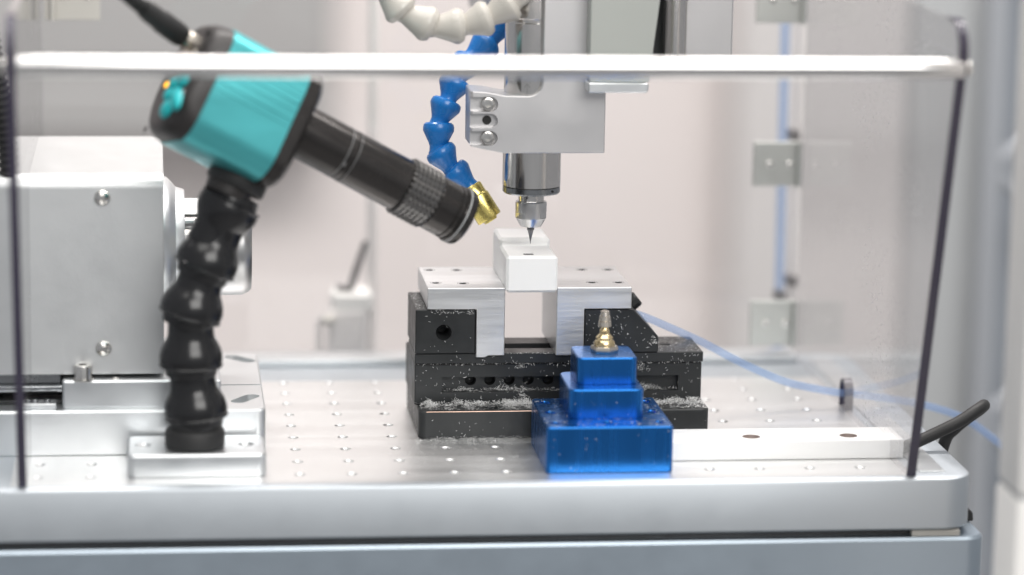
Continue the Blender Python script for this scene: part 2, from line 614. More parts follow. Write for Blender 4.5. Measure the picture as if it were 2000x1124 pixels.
def side_panel(x0, x1, material, hole=None):
    o = part('side_panel', MB().prism(prof, 'x', x0, x1), material, cover, 20)
    if hole:
        cut(o, hole)
    # the dark polished front edge of the sheet
    e = MB()
    path = [(y, z) for y, z in prof[3:]] + [(-18, 0.2)]
    rs = []
    for i, (y, z) in enumerate(path):
        ya, za = path[max(i - 1, 0)]
        yb_, zb_ = path[min(i + 1, len(path) - 1)]
        tx, tz = yb_ - ya, zb_ - za
        L = math.hypot(tx, tz)
        nx, nz = -tz / L, tx / L
        if i == 0:
            nx, nz = 0, -1
        o1, o2 = -0.5, 0.5
        rs.append([(x0 - 0.05, y + nx * o1, z + nz * o1), (x1 + 0.05, y + nx * o1, z + nz * o1),
                   (x1 + 0.05, y + nx * o2, z + nz * o2), (x0 - 0.05, y + nx * o2, z + nz * o2)])
    e.rings(rs)
    part('panel_edge', e, 'acrylic_edge', o)
    return o


hole = MB().prism([(126 + 6.6 * math.cos(R(180 * k / 10)), 10 + 6.6 * math.sin(R(180 * k / 10))) for k in range(11)] +
                  [(119.4, 0.4), (132.6, 0.4)], 'x', 200, 240)
side_panel(-208.5, -204.5, 'acrylic_clear')
rp = side_panel(219, 223.5, 'acrylic_dusty', hole)
# violet sawn rim of the tube opening
rim = MB()
op = [(132.6, 0.5)] + [(126 + 6.6 * math.cos(R(180 * k / 14)), 10 + 6.6 * math.sin(R(180 * k / 14))) for k in range(15)] + [(119.4, 0.5)]
rs = []
for i, (y, z) in enumerate(op):
    y2, z2 = 126 + (y - 126) * 0.9, (z - 10) * 0.9 + 10 if z > 9 else z
    rs.append([(218.9, y, z), (223.6, y, z), (223.6, y2, z2), (218.9, y2, z2)])
rim.rings(rs)
part('opening_rim', rim, 'acrylic_edge', rp)
bp = part('back_panel', MB().box(-204.3, 218.8, 249, 253, 4.8, 228, 0), 'acrylic_back', cover)
rod = part('handle_rod', MB().lathe([(4.4, 0), (5, 0.6), (5, 426.2), (4.4, 426.8)], (-204.2, -77.5, 206.5), (1, 0, 0), 40), 'polished_steel', cover)
for x, d in ((-208.8, -1), (223.7, 1)):
    link('rod_screw', cap_screw_mesh(3.6, 2.4, 1.6, 'rod_screw'), 'screw_steel', cover, frame((x, -77.5, 206.5), (d, 0, 0)))


def hinge(x0, x1, xpin, z0, z1, m):
    h = part('hinge', MB().box(x0, x1, 246.4, 248.8, z0, z1, 0.3), m, cover)
    part('hinge_pin', MB().lathe([(1.8, z0), (1.8, z1)], (xpin, 244.6, 0), (0, 0, 1), 16), m, h)
    for fx in (0.35, 0.8):
        part('hinge_screw', MB().lathe([(1.9, 0), (1.7, 0.7), (0.9, 1.0)], (x0 + (x1 - x0) * fx, 246.3, (z0 + z1) / 2), (0, -1, 0), 14), 'screw_steel', h)


hinge(192, 217, 217.0, 9, 35, 'hinge_metal')
hinge(191, 216.5, 216.8, 101, 126, 'hinge_metal')
hinge(190, 216.5, 216.6, 193, 219, 'hinge_metal')
hinge(-203, -173, -198.5, 193, 219, 'hinge_beige')

# ------------------------------------------------------------------ things behind the guard
bt = thing('upright_tube', 'vertical pale blue air tube behind the right rear hinges', 'tube', (219, 300, -20))
part('tube_wall', MB().tube([(217, 300, 260), (217.8, 300, 180), (218.5, 300, 110), (219.5, 300, 28), (219.5, 300, -30)], 3.0), 'tube_blue', bt)
for x, z in ((224.5, 123), (226, 37), (219.5, 28)):
    part('clip', MB().box(x - 3.2, x + 3.2, 294, 304, z - 3, z + 3, 0.8), 'valve_black', bt)
part('mounting_strip', MB().box(226, 230, 299, 306, -60, 240, 0.5), 'valve_grey', bt)
av = thing('air_valve', 'blurred pale valve with an angled black lever behind the table', 'valve', (-32, 340, -100))
part('valve_body', MB().rrect(-43, -20, 330, 355, 4, [(-100, 0), (12, 0), (14, 1.5)]), 'valve_grey', av)
part('valve_cap', MB().rrect(-41, -17, 331, 354, 4, [(14, 0), (22, 0), (24, 1.5)]), 'post_white', av)
part('lever', MB().tube([(-38, 338, 27), (-30, 338, 25), (-26, 338, 38), (-21, 338, 54)], [2.2, 2.6, 2.2, 1.7]), 'valve_black', av)
part('port', MB().lathe([(2.6, 0), (2.6, 6), (2.0, 7)], (-40, 329, 9), (-1, -0.3, 0), 16), 'hinge_beige', av)
part('side_pipe', MB().tube([(-48, 340, -100), (-48, 340, 6), (-44, 340, 10)], 2.2), 'valve_grey', av)
part('side_pipe', MB().tube([(-17, 345, -100), (-17, 345, 60), (-17, 345, 120)], 1.6), 'valve_grey', av)
wb = thing('wall_duct', 'faint pale vertical duct standing behind the lens barrel', 'duct', (-12, 415, -900))
part('duct_body', MB().box(-14.5, -9, 412, 420, -900, 700, 1), 'post_white', wb)
part('duct_lid', MB().box(-13.5, -10, 409, 412.5, -898, 698, 0.8), 'post_white', wb)

# ------------------------------------------------------------------ rotary axis on the left
rot = thing('rotary_axis', 'silver boxed rotary axis unit with chuck on a slotted base at left', 'rotary axis', (-165, 110, 0))
sl = part('base_slab', MB().rrect(-244, -90, 42, 176, 5, [(0.15, 0.4), (0.6, 0), (21.6, 0), (22.5, 0.9)], 5), 'satin_alu', rot)
groove = MB().box(-250, -80, 96.2, 98.6, 20.6, 30, 0)
cut(sl, groove)


def slot_poly(cx, cy, L, W, ang, n=7):
    out = []
    for sgn, a0 in ((1, -90), (-1, 90)):
        for k in range(n):
            a = R(a0 + 180 * k / (n - 1))
            x, y = sgn * L / 2 + W / 2 * math.cos(a), W / 2 * math.sin(a)
            out.append((cx + x * math.cos(ang) - y * math.sin(ang), cy + x * math.sin(ang) + y * math.cos(ang)))
    return out


for cy, an in ((66, 58), (160, -50)):
    cut(sl, MB().prism(slot_poly(-99.5, cy, 13, 8, R(an)), 'z', 16.5, 30))
    link('slot_screw', button_screw_mesh(3.6, 2.6, 1.5, 'slot_screw'), 'screw_steel', rot, frame((-99.5, cy - 2, 16.6), (0, 0, 1)))
part('carriage', MB().rrect(-189.5, -112, 47.5, 150, 1.5, [(22.6, 0), (35.6, 0), (36.4, 0.8)], 3), 'satin_alu', rot)
bx = []
for k in range(9):
    a = R(90 + 90 * k / 8)
    bx.append((62 + 7 * math.cos(a), 130.5 + 7 * math.sin(a)))
bx += [(55, 38.2), (188, 38.2), (188, 137.5)]
box = part('cover_box', MB().prism(bx, 'x', -258, -139.8, 0), 'sheet_alu', rot, 25)
part('box_foot_rail', MB().box(-258, -190.5, 56, 150, 33.5, 38, 0.4), 'dark_steel', rot)
bs = button_screw_mesh(4.0, 3.0, 1.4, 'cover_screw')
for x, z in ((-169.3, 126.2), (-169.3, 51.0)):
    link('cover_screw', bs, 'screw_steel', box, frame((x, 54.9, z), (0, -1, 0)))
sc_ = link('cap_screw', cap_screw_mesh(4.6, 7.5, 2.4, 'cap_screw'), 'screw_steel', rot, frame((-179.4, 51.2, 36.4), (0, 0, 1)))
part('washer', MB().lathe([(5.6, 36.35), (5.6, 37.0)], (-179.4, 51.2, 0), (0, 0, 1), 24), 'screw_steel', rot)
link('small_screw', button_screw_mesh(2.4, 0.8, 1.2, 'small_screw'), 'screw_steel', rot, frame((-163.5, 51.2, 36.3), (0, 0, 1)))
for y, z in ((64, 29.5), (80, 29.5)):
    part('guide_rail', MB().lathe([(3.6, 0), (3.6, 68)], (-258, y, z), (1, 0, 0), 20), 'dark_steel', rot)
part('rail_bed', MB().box(-258, -190, 58, 140, 22.7, 24.5, 0.2), 'black_oxide', rot)
tab = part('end_tab', MB().box(-206, -192.5, 46.5, 57, 22.6, 25.2, 0.3), 'satin_alu', rot)
for x in (-203, -197):
    link('tab_screw', cap_screw_mesh(1.7, 1.4, 0.9, 'tab_screw'), 'dark_steel', tab, frame((x, 51, 25.2), (0, 0, 1)))
CY, CZ = 117, 91
part('flange', MB().lathe([(36, -139.6), (35.5, -138), (33, -135.5), (30.5, -133.5), (29.5, -130), (28.8, -129)], (0, CY, CZ), (1, 0, 0), 64), 'satin_alu', rot)
part('spindle_neck', MB().lathe([(15, -129), (15, -118)], (0, CY, CZ), (1, 0, 0), 40), 'steel', rot)
ck = part('chuck', MB().lathe([(22, -121), (25, -119.5), (25, -100), (23.4, -96.5), (22.0, -95.2), (9, -95), (8.5, -96), (8.5, -110)], (0, CY, CZ), (1, 0, 0), 64), 'chuck_steel', rot)
for k in range(3):
    a = R(-78 + 120 * k)
    dy, dz = math.sin(a) * 1.0, math.cos(a)
    for rad, hw in ((20.4, 5.4),):
        q = Vector((0, CY + dy * rad, CZ + dz * rad))
        mb = MB().box(-130, -103, -hw, hw, -4.6, 5.6, 0.5)
        ang = math.atan2(-dy, dz)
        mb.v = [(x, q.y + y * math.cos(ang) - z * math.sin(ang), q.z + y * math.sin(ang) + z * math.cos(ang)) for x, y, z in mb.v]
        part('chuck_jaw', mb, 'nut_steel', ck)
for k in range(4):
    a = R(38 + 90 * k)
    link('flange_screw', cap_screw_mesh(3.2, 5.5, 1.6, 'flange_screw'), 'chuck_steel', rot,
         frame((-129.2, CY + 24.5 * math.sin(a), CZ + 24.5 * math.cos(a)), (1, 0, 0)))

# ------------------------------------------------------------------ jointed arm with its foot plate
arm = thing('jointed_arm', 'black ball-jointed flexible arm bolted on a small aluminium plate', 'flexible arm', (-125, 15, 0))
ap = part('foot_plate', MB().rrect(-157.5, -91.5, -4, 36, 4, [(0.15, 0.4), (0.6, 0), (10.3, 0), (11.3, 1.0)], 5), 'satin_alu', arm)
for x in (-150, -100.5):
    cut(ap, MB().lathe([(2.9, 6), (2.9, 10.2), (4.6, 12)], (x, 16.8, 0), (0, 0, 1), 24))
    link('countersunk_screw', button_screw_mesh(2.8, 0.8, 1.5, 'countersunk_screw'), 'screw_steel', ap, frame((x, 16.8, 9.0), (0, 0, 1)))
col = MB().lathe([(13.4, 11.4), (14.4, 12.2), (14.4, 18.8), (13.6, 20.2), (12.3, 21), (12, 24), (11.5, 30)], (-125.2, 14, 0), (0, 0, 1), 40)
part('threaded_collar', col, 'black_rubber', arm)
seg_prof = [(11.4, -5.2), (12.2, -5.0), (13.1, -1.2), (13.1, -0.7), (15.0, -0.5), (15.4, 0), (15.4, 0.5), (15.0, 0.9), (15.3, 2.6), (15.2, 5), (14.5, 8), (13.1, 10.8), (11.8, 13), (11.2, 14.8), (11.0, 19), (11, 24)]
segm = MB().lathe(seg_prof, seg=40).mesh('segment', 30)
AP = [(-124.4, 14, 26), (-127.0, 14, 51.5), (-127.6, 14, 75.5), (-120.5, 15, 98.5), (-107.6, 17.5, 130.5)]
AD = [(-0.10, 0, 1), (0.0, -0.03, 1), (0.30, 0.02, 1), (0.42, 0.05, 1), (-0.46, -0.1, -0.85)]
for q, d in zip(AP, AD):
    link('segment', segm, 'black_plastic', arm, frame(q, d))

# ------------------------------------------------------------------ inspection camera
A0 = Vector((-97.9, 20.0, 176.9))
AX = Vector((0.85142369, 0.19762252, -0.48582203)).normalized()
VV = Vector((0.41734261, 0.30573219, 0.85577624))
VV = (VV - AX * VV.dot(AX)).normalized()
WW = AX.cross(VV)                       # towards the viewer
CM = Matrix(((AX.x, VV.x, WW.x, A0.x * S), (AX.y, VV.y, WW.y, A0.y * S), (AX.z, VV.z, WW.z, A0.z * S), (0, 0, 0, 1)))
ic = thing('inspection_camera', 'teal and black inspection camera with long black lens aimed at the vise', 'camera', A0)


def rr_section(s, hv, hw, r, ov=-5.0, n=6):
    out = []
    for cv, cw, a0 in ((hv - r, hw - r, 0), (-hv + r, hw - r, 90), (-hv + r, -hw + r, 180), (hv - r, -hw + r, 270)):
        for k in range(n + 1):
            a = R(a0 + 90 * k / n)
            out.append((s, cv + r * math.cos(a) + ov, cw + r * math.sin(a)))
    return out


def cpart(name, mb, m, parent=ic, ang=35, fat=1.0):
    mb.v = [(x, y * fat, z * fat) for x, y, z in mb.v]
    mb.v = [tuple((A0 + AX * x + VV * y + WW * z)) for x, y, z in mb.v]
    return part(name, mb, m, parent, ang)


cpart('body_shell', MB().rings([rr_section(-28, 29.3, 25.2, 13), rr_section(-27.7, 29.6, 25.5, 13), rr_section(14, 29.6, 25.5, 13)]), 'teal_anodised')
# fine extrusion ribs on the near face
for k, (vo, hgt) in enumerate(((12, .5), (9, .35), (5.5, .5), (1.5, .3), (-3, .5), (-6.5, .3))):
    cpart('rib', MB().box(-27.6, 13.9, vo - 0.55, vo + 0.55, 25.2, 25.5 + hgt * 0.7, 0.25), 'teal_anodised')
cpart('rear_cap', MB().rings([rr_section(-28.05, 29.0, 24.9, 12, n=9), rr_section(-31.5, 28.9, 24.8, 14, n=9), rr_section(-35, 28.4, 24.4, 17, n=9),
                              rr_section(-37.4, 27.2, 23.3, 20, n=9), rr_section(-38.3, 25.5, 21.8, 20, n=9), rr_section(-38.6, 22, 18.5, 18, n=9)]), 'black_satin')
cpart('front_cap', MB().rings([rr_section(14.05, 30, 26, 13), rr_section(20.0, 30, 26, 13), rr_section(22.3, 28.2, 24.2, 13), rr_section(23.2, 25.5, 21.5, 13)]), 'black_anodised')


def blob(v, w, rv, rw, h, rotd=0):
    mb = MB()
    rs = []
    for k in range(5):
        a = R(22.5 * k)
        ring = []
        for i in range(18):
            b = 2 * math.pi * i / 18
            x, y = rv * math.cos(b) * math.cos(a), rw * math.sin(b) * math.cos(a)
            c, s_ = math.cos(R(rotd)), math.sin(R(rotd))
            ring.append((-38.5 - h * math.sin(a), v + x * c - y * s_, w + x * s_ + y * c))
        rs.append(ring)
    return mb.rings(rs)


for v, w, rv, rw, rt in ((-23, 9, 5.0, 7.5, 0), (-18, 17, 4.2, 10, 35), (-15.5, 3, 4.0, 6.0, 0), (-10, 3.5, 4.0, 6, 0), (-8.5, 13.5, 3.6, 6.5, 0)):
    cpart('button', blob(v, w, rv, rw, 3.2, rt), 'teal_rubber')
cpart('indicator_light', blob(-8.8, -11.0, 1.8, 3.2, 0.8), 'led')
for v, w in ((-15, 19.8), (-20.5, 20.2)):
    cpart('indicator_window', blob(v, w, 1.5, 1.6, 0.5), 'pale_glint_mark')
for v, w in ((20, 14), (19, -14), (-30, -12), (-31, 13)):
    cpart('cap_screw_hole', blob(v - 2.5, w, 1.5, 2.3, 0.3), 'hole_dark')
cpart('connector_shell', MB().lathe([(4.6, 0), (4.6, 5.5), (4.0, 6.2)], (-38.4, 13.5, -3), (-1, 0, 0), 24), 'fitting_nickel')
cpart('socket_plate', MB().box(-39.2, -38.2, 5, 9, -12, 10, 0.2), 'fitting_nickel')
# lens
cpart('lens_tube', MB().lathe([(11.6, 16), (12.0, 18), (12.5, 22), (12.5, 50.5), (12.1, 50.9), (12.1, 51.6), (12.5, 52), (12.5, 53.4), (12.1, 53.8), (12.1, 54.4), (12.6, 54.8), (12.6, 85.2), (12.0, 86)], (0, 0, 0), (1, 0, 0), 64), 'black_anodised', fat=1.05)
cpart('ring_line', MB().lathe([(12.66, 50.0), (12.66, 50.5)], (0, 0, 0), (1, 0, 0), 64), 'grey_mark', fat=1.05)
cpart('ring_line', MB().lathe([(12.7, 54.9), (12.7, 55.3)], (0, 0, 0), (1, 0, 0), 64), 'grey_mark', fat=1.05)
cpart('ring_line', MB().lathe([(13.75, 114.9), (13.75, 115.2)], (0, 0, 0), (1, 0, 0), 64), 'pale_glint_mark')  # pale rings at the lens tip paint the rim's gloss
cpart('ring_line', MB().lathe([(14.62, 118.2), (14.62, 118.8)], (0, 0, 0), (1, 0, 0), 64), 'pale_glint_mark')
cpart('set_screw', MB().lathe([(1.2, 0), (1.0, 0.5)], (51.6, -6.5, 10.6), (0, -0.5, 0.86), 12), 'grey_mark')
kn = MB()
rs = []
KR, KA = 13, 112
for j in range(KR * 2 + 1):
    s_ = 86 + 16.8 * j / (KR * 2)
    ring = []
    for i in range(KA):
        up = (j % 4 in (1, 2)) and (i % 4 in (1, 2))
        r_ = 12.9 + (1.3 if up else 0.0) - (0.5 if j in (0, KR * 2) else 0)
        a = 2 * math.pi * i / KA
        ring.append((s_, r_ * math.cos(a), r_ * math.sin(a)))
    rs.append(ring)
kn.rings(rs)
cpart('focus_grip', kn, 'knurl_black', ang=25, fat=1.05)
cpart('front_barrel', MB().lathe([(12.6, 102.9), (13.0, 103.5), (13.0, 112.8), (12.5, 113.2), (12.5, 114), (13.1, 114.4), (13.1, 115.6), (12.5, 116), (12.5, 116.8),
                                   (13.5, 117.2), (13.7, 118.5), (13.7, 121.5), (13.2, 122.6), (11.5, 122.8), (11.0, 120), (10.2, 118)], (0, 0, 0), (1, 0, 0), 64), 'black_anodised', fat=1.06)
cpart('front_glass', MB().lathe([(10.6, 119.0), (6, 119.7), (0.3, 120)], (0, 0, 0), (1, 0, 0), 40), 'black_plastic', fat=1.05)
part('mount_shoe', MB().lathe([(13.8, 0), (14.6, 1.2), (14.6, 6), (13.4, 7)], Vector((-106.5, 15.0, 137.5)) + Vector((-0.4, 0, -0.9)) * 0, (0.42, 0.2, 0.86), 40), 'black_rubber', ic)
part('mount_block', MB().lathe([(11.0, -4), (11.5, 0), (11.5, 17)], Vector((-108.5, 15.0, 137.5)), (0.42, 0.2, 0.86), 32), 'black_satin', ic)
# strain relief and cable
cs = A0 + AX * -44 + VV * 13.5 + WW * -3
cd = (Vector((-158, -6, 232)) - cs).normalized()
part('plug', MB().lathe([(4.6, -1), (5.4, 1.5), (5.6, 4), (5.6, 15), (5.0, 17), (4.9, 24), (4.2, 28)], cs, cd, 28), 'black_rubber', ic)
sr = [(3.6, 28)]
for k in range(8):
    sr += [(3.7 - k * 0.12, 28.4 + k * 2.2), (3.7 - k * 0.12, 29.6 + k * 2.2), (2.6, 29.9 + k * 2.2), (2.6, 30.4 + k * 2.2)]
part('strain_relief', MB().lathe(sr, cs, cd, 24), 'black_rubber', ic)
part('cable', MB().tube(spline([cs + cd * 44, cs + cd * 58, cs + cd * 80 + Vector((0, 5, 6)), cs + cd * 130 + Vector((0, 20, 26))]), 2.3), 'black_rubber', ic)

# ------------------------------------------------------------------ spindle, its holder and the milling cutter
SX, SY = 45.6, 88.0
sm = thing('spindle_mount', 'grey clamp block holding the spindle in front of the vertical slide', 'spindle mount', (60, 110, 146))
pz = [(12.4, 149.2), (20.5, 147.4), (29.5, 145.8), (80, 145.8), (80, 262), (48.2, 262), (48.2, 182)]
for k in range(1, 7):
    a = R(0 - 90 * k / 6)
    pz.append((41.2 + 7 * math.cos(a), 181.5 + 7 * math.sin(a)))
pz += [(30, 174.6), (20.5, 176.4), (12.4, 176.9)]
blk = part('clamp_block', MB().prism(pz, 'y', 70, 128, 0.5), 'mount_alu', sm, 25)
cut(blk, MB().box(0, 37, 97, 140, 140, 185, 0))
cut(blk, MB().prism([(10, 68), (14.4, 68), (12.2, 72.6), (10, 76)], 'z', 140, 185))
for zc in (170.4, 162.1, 153.4):
    pocket = [(8, zc - 3.5), (21.5, zc - 3.7)] + [(22 + 4.0 * math.cos(R(a)), zc + 3.8 * math.sin(R(a))) for a in range(-75, 80, 15)] + [(21.5, zc + 3.7), (8, zc + 3.5)]
    cut(blk, MB().prism(pocket, 'y', 60, 73.6))
csm = cap_screw_mesh(3.5, 3.6, 1.7, 'clamp_screw')
for zc in (170.4, 153.4):
    link('clamp_screw', csm, 'screw_steel', sm, frame((21.0, 73.7, zc), (0.0, -1, 0)))
part('clamp_hole', MB().lathe([(2.3, 0), (2.3, 0.5)], (20.8, 73.7, 162.1), (0, -1, 0), 24), 'hole_dark', sm)
sc2 = part('slide_cover', MB().prism([(69.8, 183.2), (99.5, 183.2), (108.5, 262), (69.8, 262)], 'y', 57, 69.4, 0.4), 'cover_paint', sm)
part('cover_lip', MB().prism([(69.0, 178.2), (98.0, 178.2), (98.8, 179.2), (99.2, 182), (98.6, 183.1), (69.0, 183.1)], 'y', 54.5, 69.5, 0.5), 'satin_alu', sm)
zs = thing('vertical_slide', 'pale upright column with a steel guide rod behind the spindle mount', 'vertical slide', (120, 150, 0))
part('column_panel', MB().box(128, 154, 126, 250, 184, 262, 0.8), 'mount_alu', zs)
part('column_face', MB().box(80.5, 127.9, 128.5, 180, 184.5, 262, 0.8), 'black_oxide', zs)
part('guide_rod', MB().lathe([(6.2, 184), (6.2, 262)], (122.5, 120, 0), (0, 0, 1), 36), 'steel', zs)
part('rod_collar', MB().lathe([(7.2, 218), (7.2, 234)], (122.5, 120, 0), (0, 0, 1), 36), 'polished_steel', zs)
part('head_beam', MB().box(30, 155, 181, 262, 200, 262, 1), 'mount_alu', zs)

sp = thing('spindle', 'bright cylindrical steel spindle pointing straight down at the workpiece', 'spindle', (SX, SY, 119))
bd = part('spindle_body', MB().lathe([(14.2, 126.7), (14.7, 127.2), (14.7, 210), (14.3, 210.5), (14.3, 212), (14.7, 212.5), (14.7, 262)], (SX, SY, 0), (0, 0, 1), 72), 'steel', sp)
part('end_ring', MB().lathe([(13.9, 123.2), (14.6, 124), (14.6, 126.6)], (SX, SY, 0), (0, 0, 1), 72), 'dark_steel', sp)
part('ring_hole', MB().lathe([(0.6, 0), (0.6, 0.3)], (SX + 9.5, SY - 11.3, 125.3), (0.65, -0.76, 0), 10), 'hole_dark', sp)
nk = part('spindle_nose', MB().lathe([(6.5, 117), (6.5, 123.4)], (SX, SY, 0), (0, 0, 1), 48), 'steel', sp)
cut(nk, MB().box(SX - 3, SX + 2, SY - 9, SY - 5.6, 117.5, 120.6, 0))
cn = part('collet_nut', MB().lathe([(4.6, 105.8), (5.4, 106), (7.6, 110.0), (7.9, 110.6), (7.9, 113.3), (8.0, 113.6), (8.0, 118.4), (7.4, 119.0), (6.6, 119.1)], (SX, SY, 0), (0, 0, 1), 64), 'nut_steel', sp)
for a in (-150, -30, 90):
    fl = MB().box(6.9, 12, -6, 6, 110.4, 113.4, 0)
    ca, sa = math.cos(R(a)), math.sin(R(a))
    fl.v = [(SX + x * ca - y * sa, SY + x * sa + y * ca, z) for x, y, z in fl.v]
    cut(cn, fl)
# engraved arrow with a bar above it on the spindle body
def on_spindle(x, z):
    a = (x - 40.9) / 14.75 + R(-90) - 0.33
    return (SX + 14.76 * math.cos(a), SY + 14.76 * math.sin(a), z)


arw = MB()
for (xa, za, xb_, zb_) in ((40.9, 173, 40.9, 180.3), (39.4, 178.2, 40.9, 180.3), (42.4, 178.2, 40.9, 180.3), (38.9, 181, 42.9, 181)):
    dx, dz = xb_ - xa, zb_ - za
    L = math.hypot(dx, dz)
    nx, nz = -dz / L * 0.14, dx / L * 0.14
    arw.add([on_spindle(xa + nx, za + nz), on_spindle(xa - nx, za - nz), on_spindle(xb_ - nx, zb_ - nz), on_spindle(xb_ + nx, zb_ + nz)], [(0, 1, 2, 3)])
ao = part('arrow_mark', arw, 'grey_mark', bd)
mc = tag(part('milling_cutter', MB().lathe([(0.12, 96.8), (0.35, 98.5), (0.75, 100.6), (1.55, 103.8), (1.9, 104.2), (1.9, 106.5)], (SX, SY, 0), (0, 0, 1), 24), 'carbide'),
         'small pointed dark milling cutter hanging over the white workpiece', 'milling cutter')

# ------------------------------------------------------------------ coolant hoses
def chain(root, pts, prof, material, seg=32, name='segment'):
    """jointed hose: one segment from each point to the next"""
    L0 = max(h for r, h in prof)
    me = MB().lathe(prof, seg=seg).mesh(name, 30)
    for a, b in zip(pts[:-1], pts[1:]):
        a, b = Vector(a), Vector(b)
        k = (b - a).length / 13.0
        link(name, me, material, root, frame(a, b - a) @ Matrix.Diagonal((1, 1, max(0.8, min(1.3, k)), 1)))


bh = thing('blue_coolant_hose', 'bright blue segmented coolant hose with a brass nozzle beside the spindle', 'coolant hose', (17, 105, 122))
bprof = [(4.6, 0), (6.6, 0.3), (7.6, 1.2), (8.0, 2.6), (8.0, 4.4), (7.4, 5.6), (5.0, 10.4), (4.4, 12.0), (4.4, 14.6), (4.9, 15.6), (4.4, 16.8)]
BPTS = [(51, 132, 232), (42.5, 128, 220.5), (34.0, 124, 208.5), (27, 120, 196.5), (16.5, 115, 188.5), (9.0, 111, 178.0), (4.5, 108, 167.8), (-0.2, 106, 156.6), (-0.6, 104, 143.6), (6.0, 102, 133.2), (15.5, 100, 124.5)]
chain(bh, BPTS, bprof, 'hose_blue')
nd = Vector((9.8, -4, -15.6)).normalized()
no = Vector((15.6, 100, 124.2))
part('nozzle', MB().lathe([(5.6, 0), (6.0, 0.6), (6.0, 5.6), (6.6, 6.4), (6.7, 18.4), (6.3, 19.2), (5.4, 19.2), (5.2, 17.0)], no, nd, 40), 'brass', bh)
part('nozzle_insert', MB().lathe([(4.0, 16), (4.0, 19.4), (3.4, 20.6), (1.0, 20.8)], no, nd, 6), 'brass', bh)
wh = thing('white_coolant_hose', 'off-white segmented hose looping across the top beside the spindle', 'coolant hose', (0, 70, 208))
wprof = [(5.0, 0), (7.4, 0.4), (8.4, 1.6), (9.0, 2.8), (8.9, 4.2), (7.9, 6.0), (5.6, 11.4), (5.0, 12.8), (5.0, 15), (5.5, 16), (5.0, 17)]
WPTS = [(-40, 72, 252), (-36.5, 71, 238), (-30.5, 70, 225.5), (-21.0, 69, 215.5), (-6.5, 68, 209.0), (8.5, 68, 209.8), (21.5, 68, 214.5), (33, 68, 222), (42, 69, 234)]
chain(wh, WPTS[::-1], wprof, 'hose_white')

# ------------------------------------------------------------------ vise and workpiece
vs = thing('vise', 'black machine vise with silver L-shaped soft jaws covered in shavings', 'vise', (62, 105, 0))
vb = part('flange_base', MB().rrect(-12, 137, 69, 147, 4, [(0.1, 0.3), (0.4, 0), (13.5, 0), (14.1, 0.6)], 5), 'black_oxide', vs)
for x, y in ((4, 76), (26, 77), (124, 76)):
    cut(vb, MB().lathe([(3.4, 4), (3.4, 13), (4.2, 16)], (x, y, 0), (0, 0, 1), 24))
part('worn_edge', MB().tube([(-8, 69.35, 13.85), (20, 69.3, 13.85), (48, 69.35, 13.85)], 0.2, 6), 'copper_edge', vb)
vbody = part('vise_body', MB().box(-13, 135, 84, 140, 14.15, 35.4, 0.5), 'black_oxide', vs)
cut(vbody, MB().box(1, 123, 80, 88.5, 20.6, 28.6, 0))
for x in (16, 26, 36, 45.8, 56, 66):
    cut(vbody, MB().lathe([(2.9, 86), (2.9, 96)], (x, 0, 26.0), (0, 1, 0), 24))
sr_ = part('slide_rail', MB().box(-13.2, 135.2, 81.5, 120, 36.0, 41.4, 0.4), 'black_oxide', vs)
cut(sr_, MB().box(14, 108, 93, 105, 36.6, 45, 0))
part('rail_gap', MB().box(-12, 134, 83.5, 118, 35.3, 36.2, 0), 'hole_dark', vs)
fj = part('fixed_jaw', MB().box(-13.2, 17.4, 80.2, 128, 41.5, 64.4, 0.5), 'black_oxide', vs)
cut(fj, MB().lathe([(3.0, 82.2), (3.0, 96)], (1.2, 0, 52.6), (0, 1, 0), 28))
cut(fj, MB().lathe([(4.2, 78), (4.0, 80.9), (3.0, 82.4)], (1.2, 0, 52.6), (0, 1, 0), 28))
mj = part('moving_jaw', MB().prism([(73.2, 41.5), (111.5, 41.5), (111.5, 49.6), (98, 64.2), (73.2, 64.2)], 'y', 80.2, 128, 0.5), 'black_oxide', vs)
part('lock_knob', MB().lathe([(3.2, 0), (4.4, 0.8), (4.4, 7), (3.6, 8)], (98, 105, 60.2), (0.62, 0.0, 0.5), 10), 'black_oxide', mj)
rh = MB().lathe([(3.0, 41.3), (3.0, 41.6)], (118.3, 101, 0), (0, 0, 1), 24)
part('rail_hole', rh, 'hole_dark', vs)


def soft_jaw(poly, holes, sgn):
    o = part('soft_jaw', MB().prism(poly, 'y', 79.3, 138, 0.35), 'jaw_alu', vs, 25)
    for x, y in holes:
        cut(o, MB().lathe([(1.7, 70), (1.7, 74.8), (2.3, 76.5)], (x, y, 0), (0, 0, 1), 20))
        part('jaw_screw', MB().lathe([(1.66, 71), (1.66, 75.0), (0.85, 75.1), (0.8, 73.6)], (x, y, 0), (0, 0, 1), 20), 'plate_alu', o)
        part('countersink_ring', MB().lathe([(3.0, 75.5), (3.0, 75.62), (2.75, 75.66), (2.75, 75.5)], (x, y, 0), (0, 0, 1), 28), 'dark_steel', o)
    return o


soft_jaw([(-7.3, 64.7), (-7.3, 75.6), (32.2, 75.6), (32.2, 40.6), (24, 40.6), (22.4, 39.6), (17.8, 39.6), (17.8, 64.7)],
         ((-2, 130), (12.2, 129.2), (-1.9, 94), (11.9, 92.6)), 1)
soft_jaw([(58.6, 40.4), (58.6, 75.6), (97, 75.6), (97, 64.5), (72.8, 64.5), (72.8, 40.4)],
         ((78, 129), (91.7, 128.6), (78.4, 93.2), (92.1, 92.9)), -1)

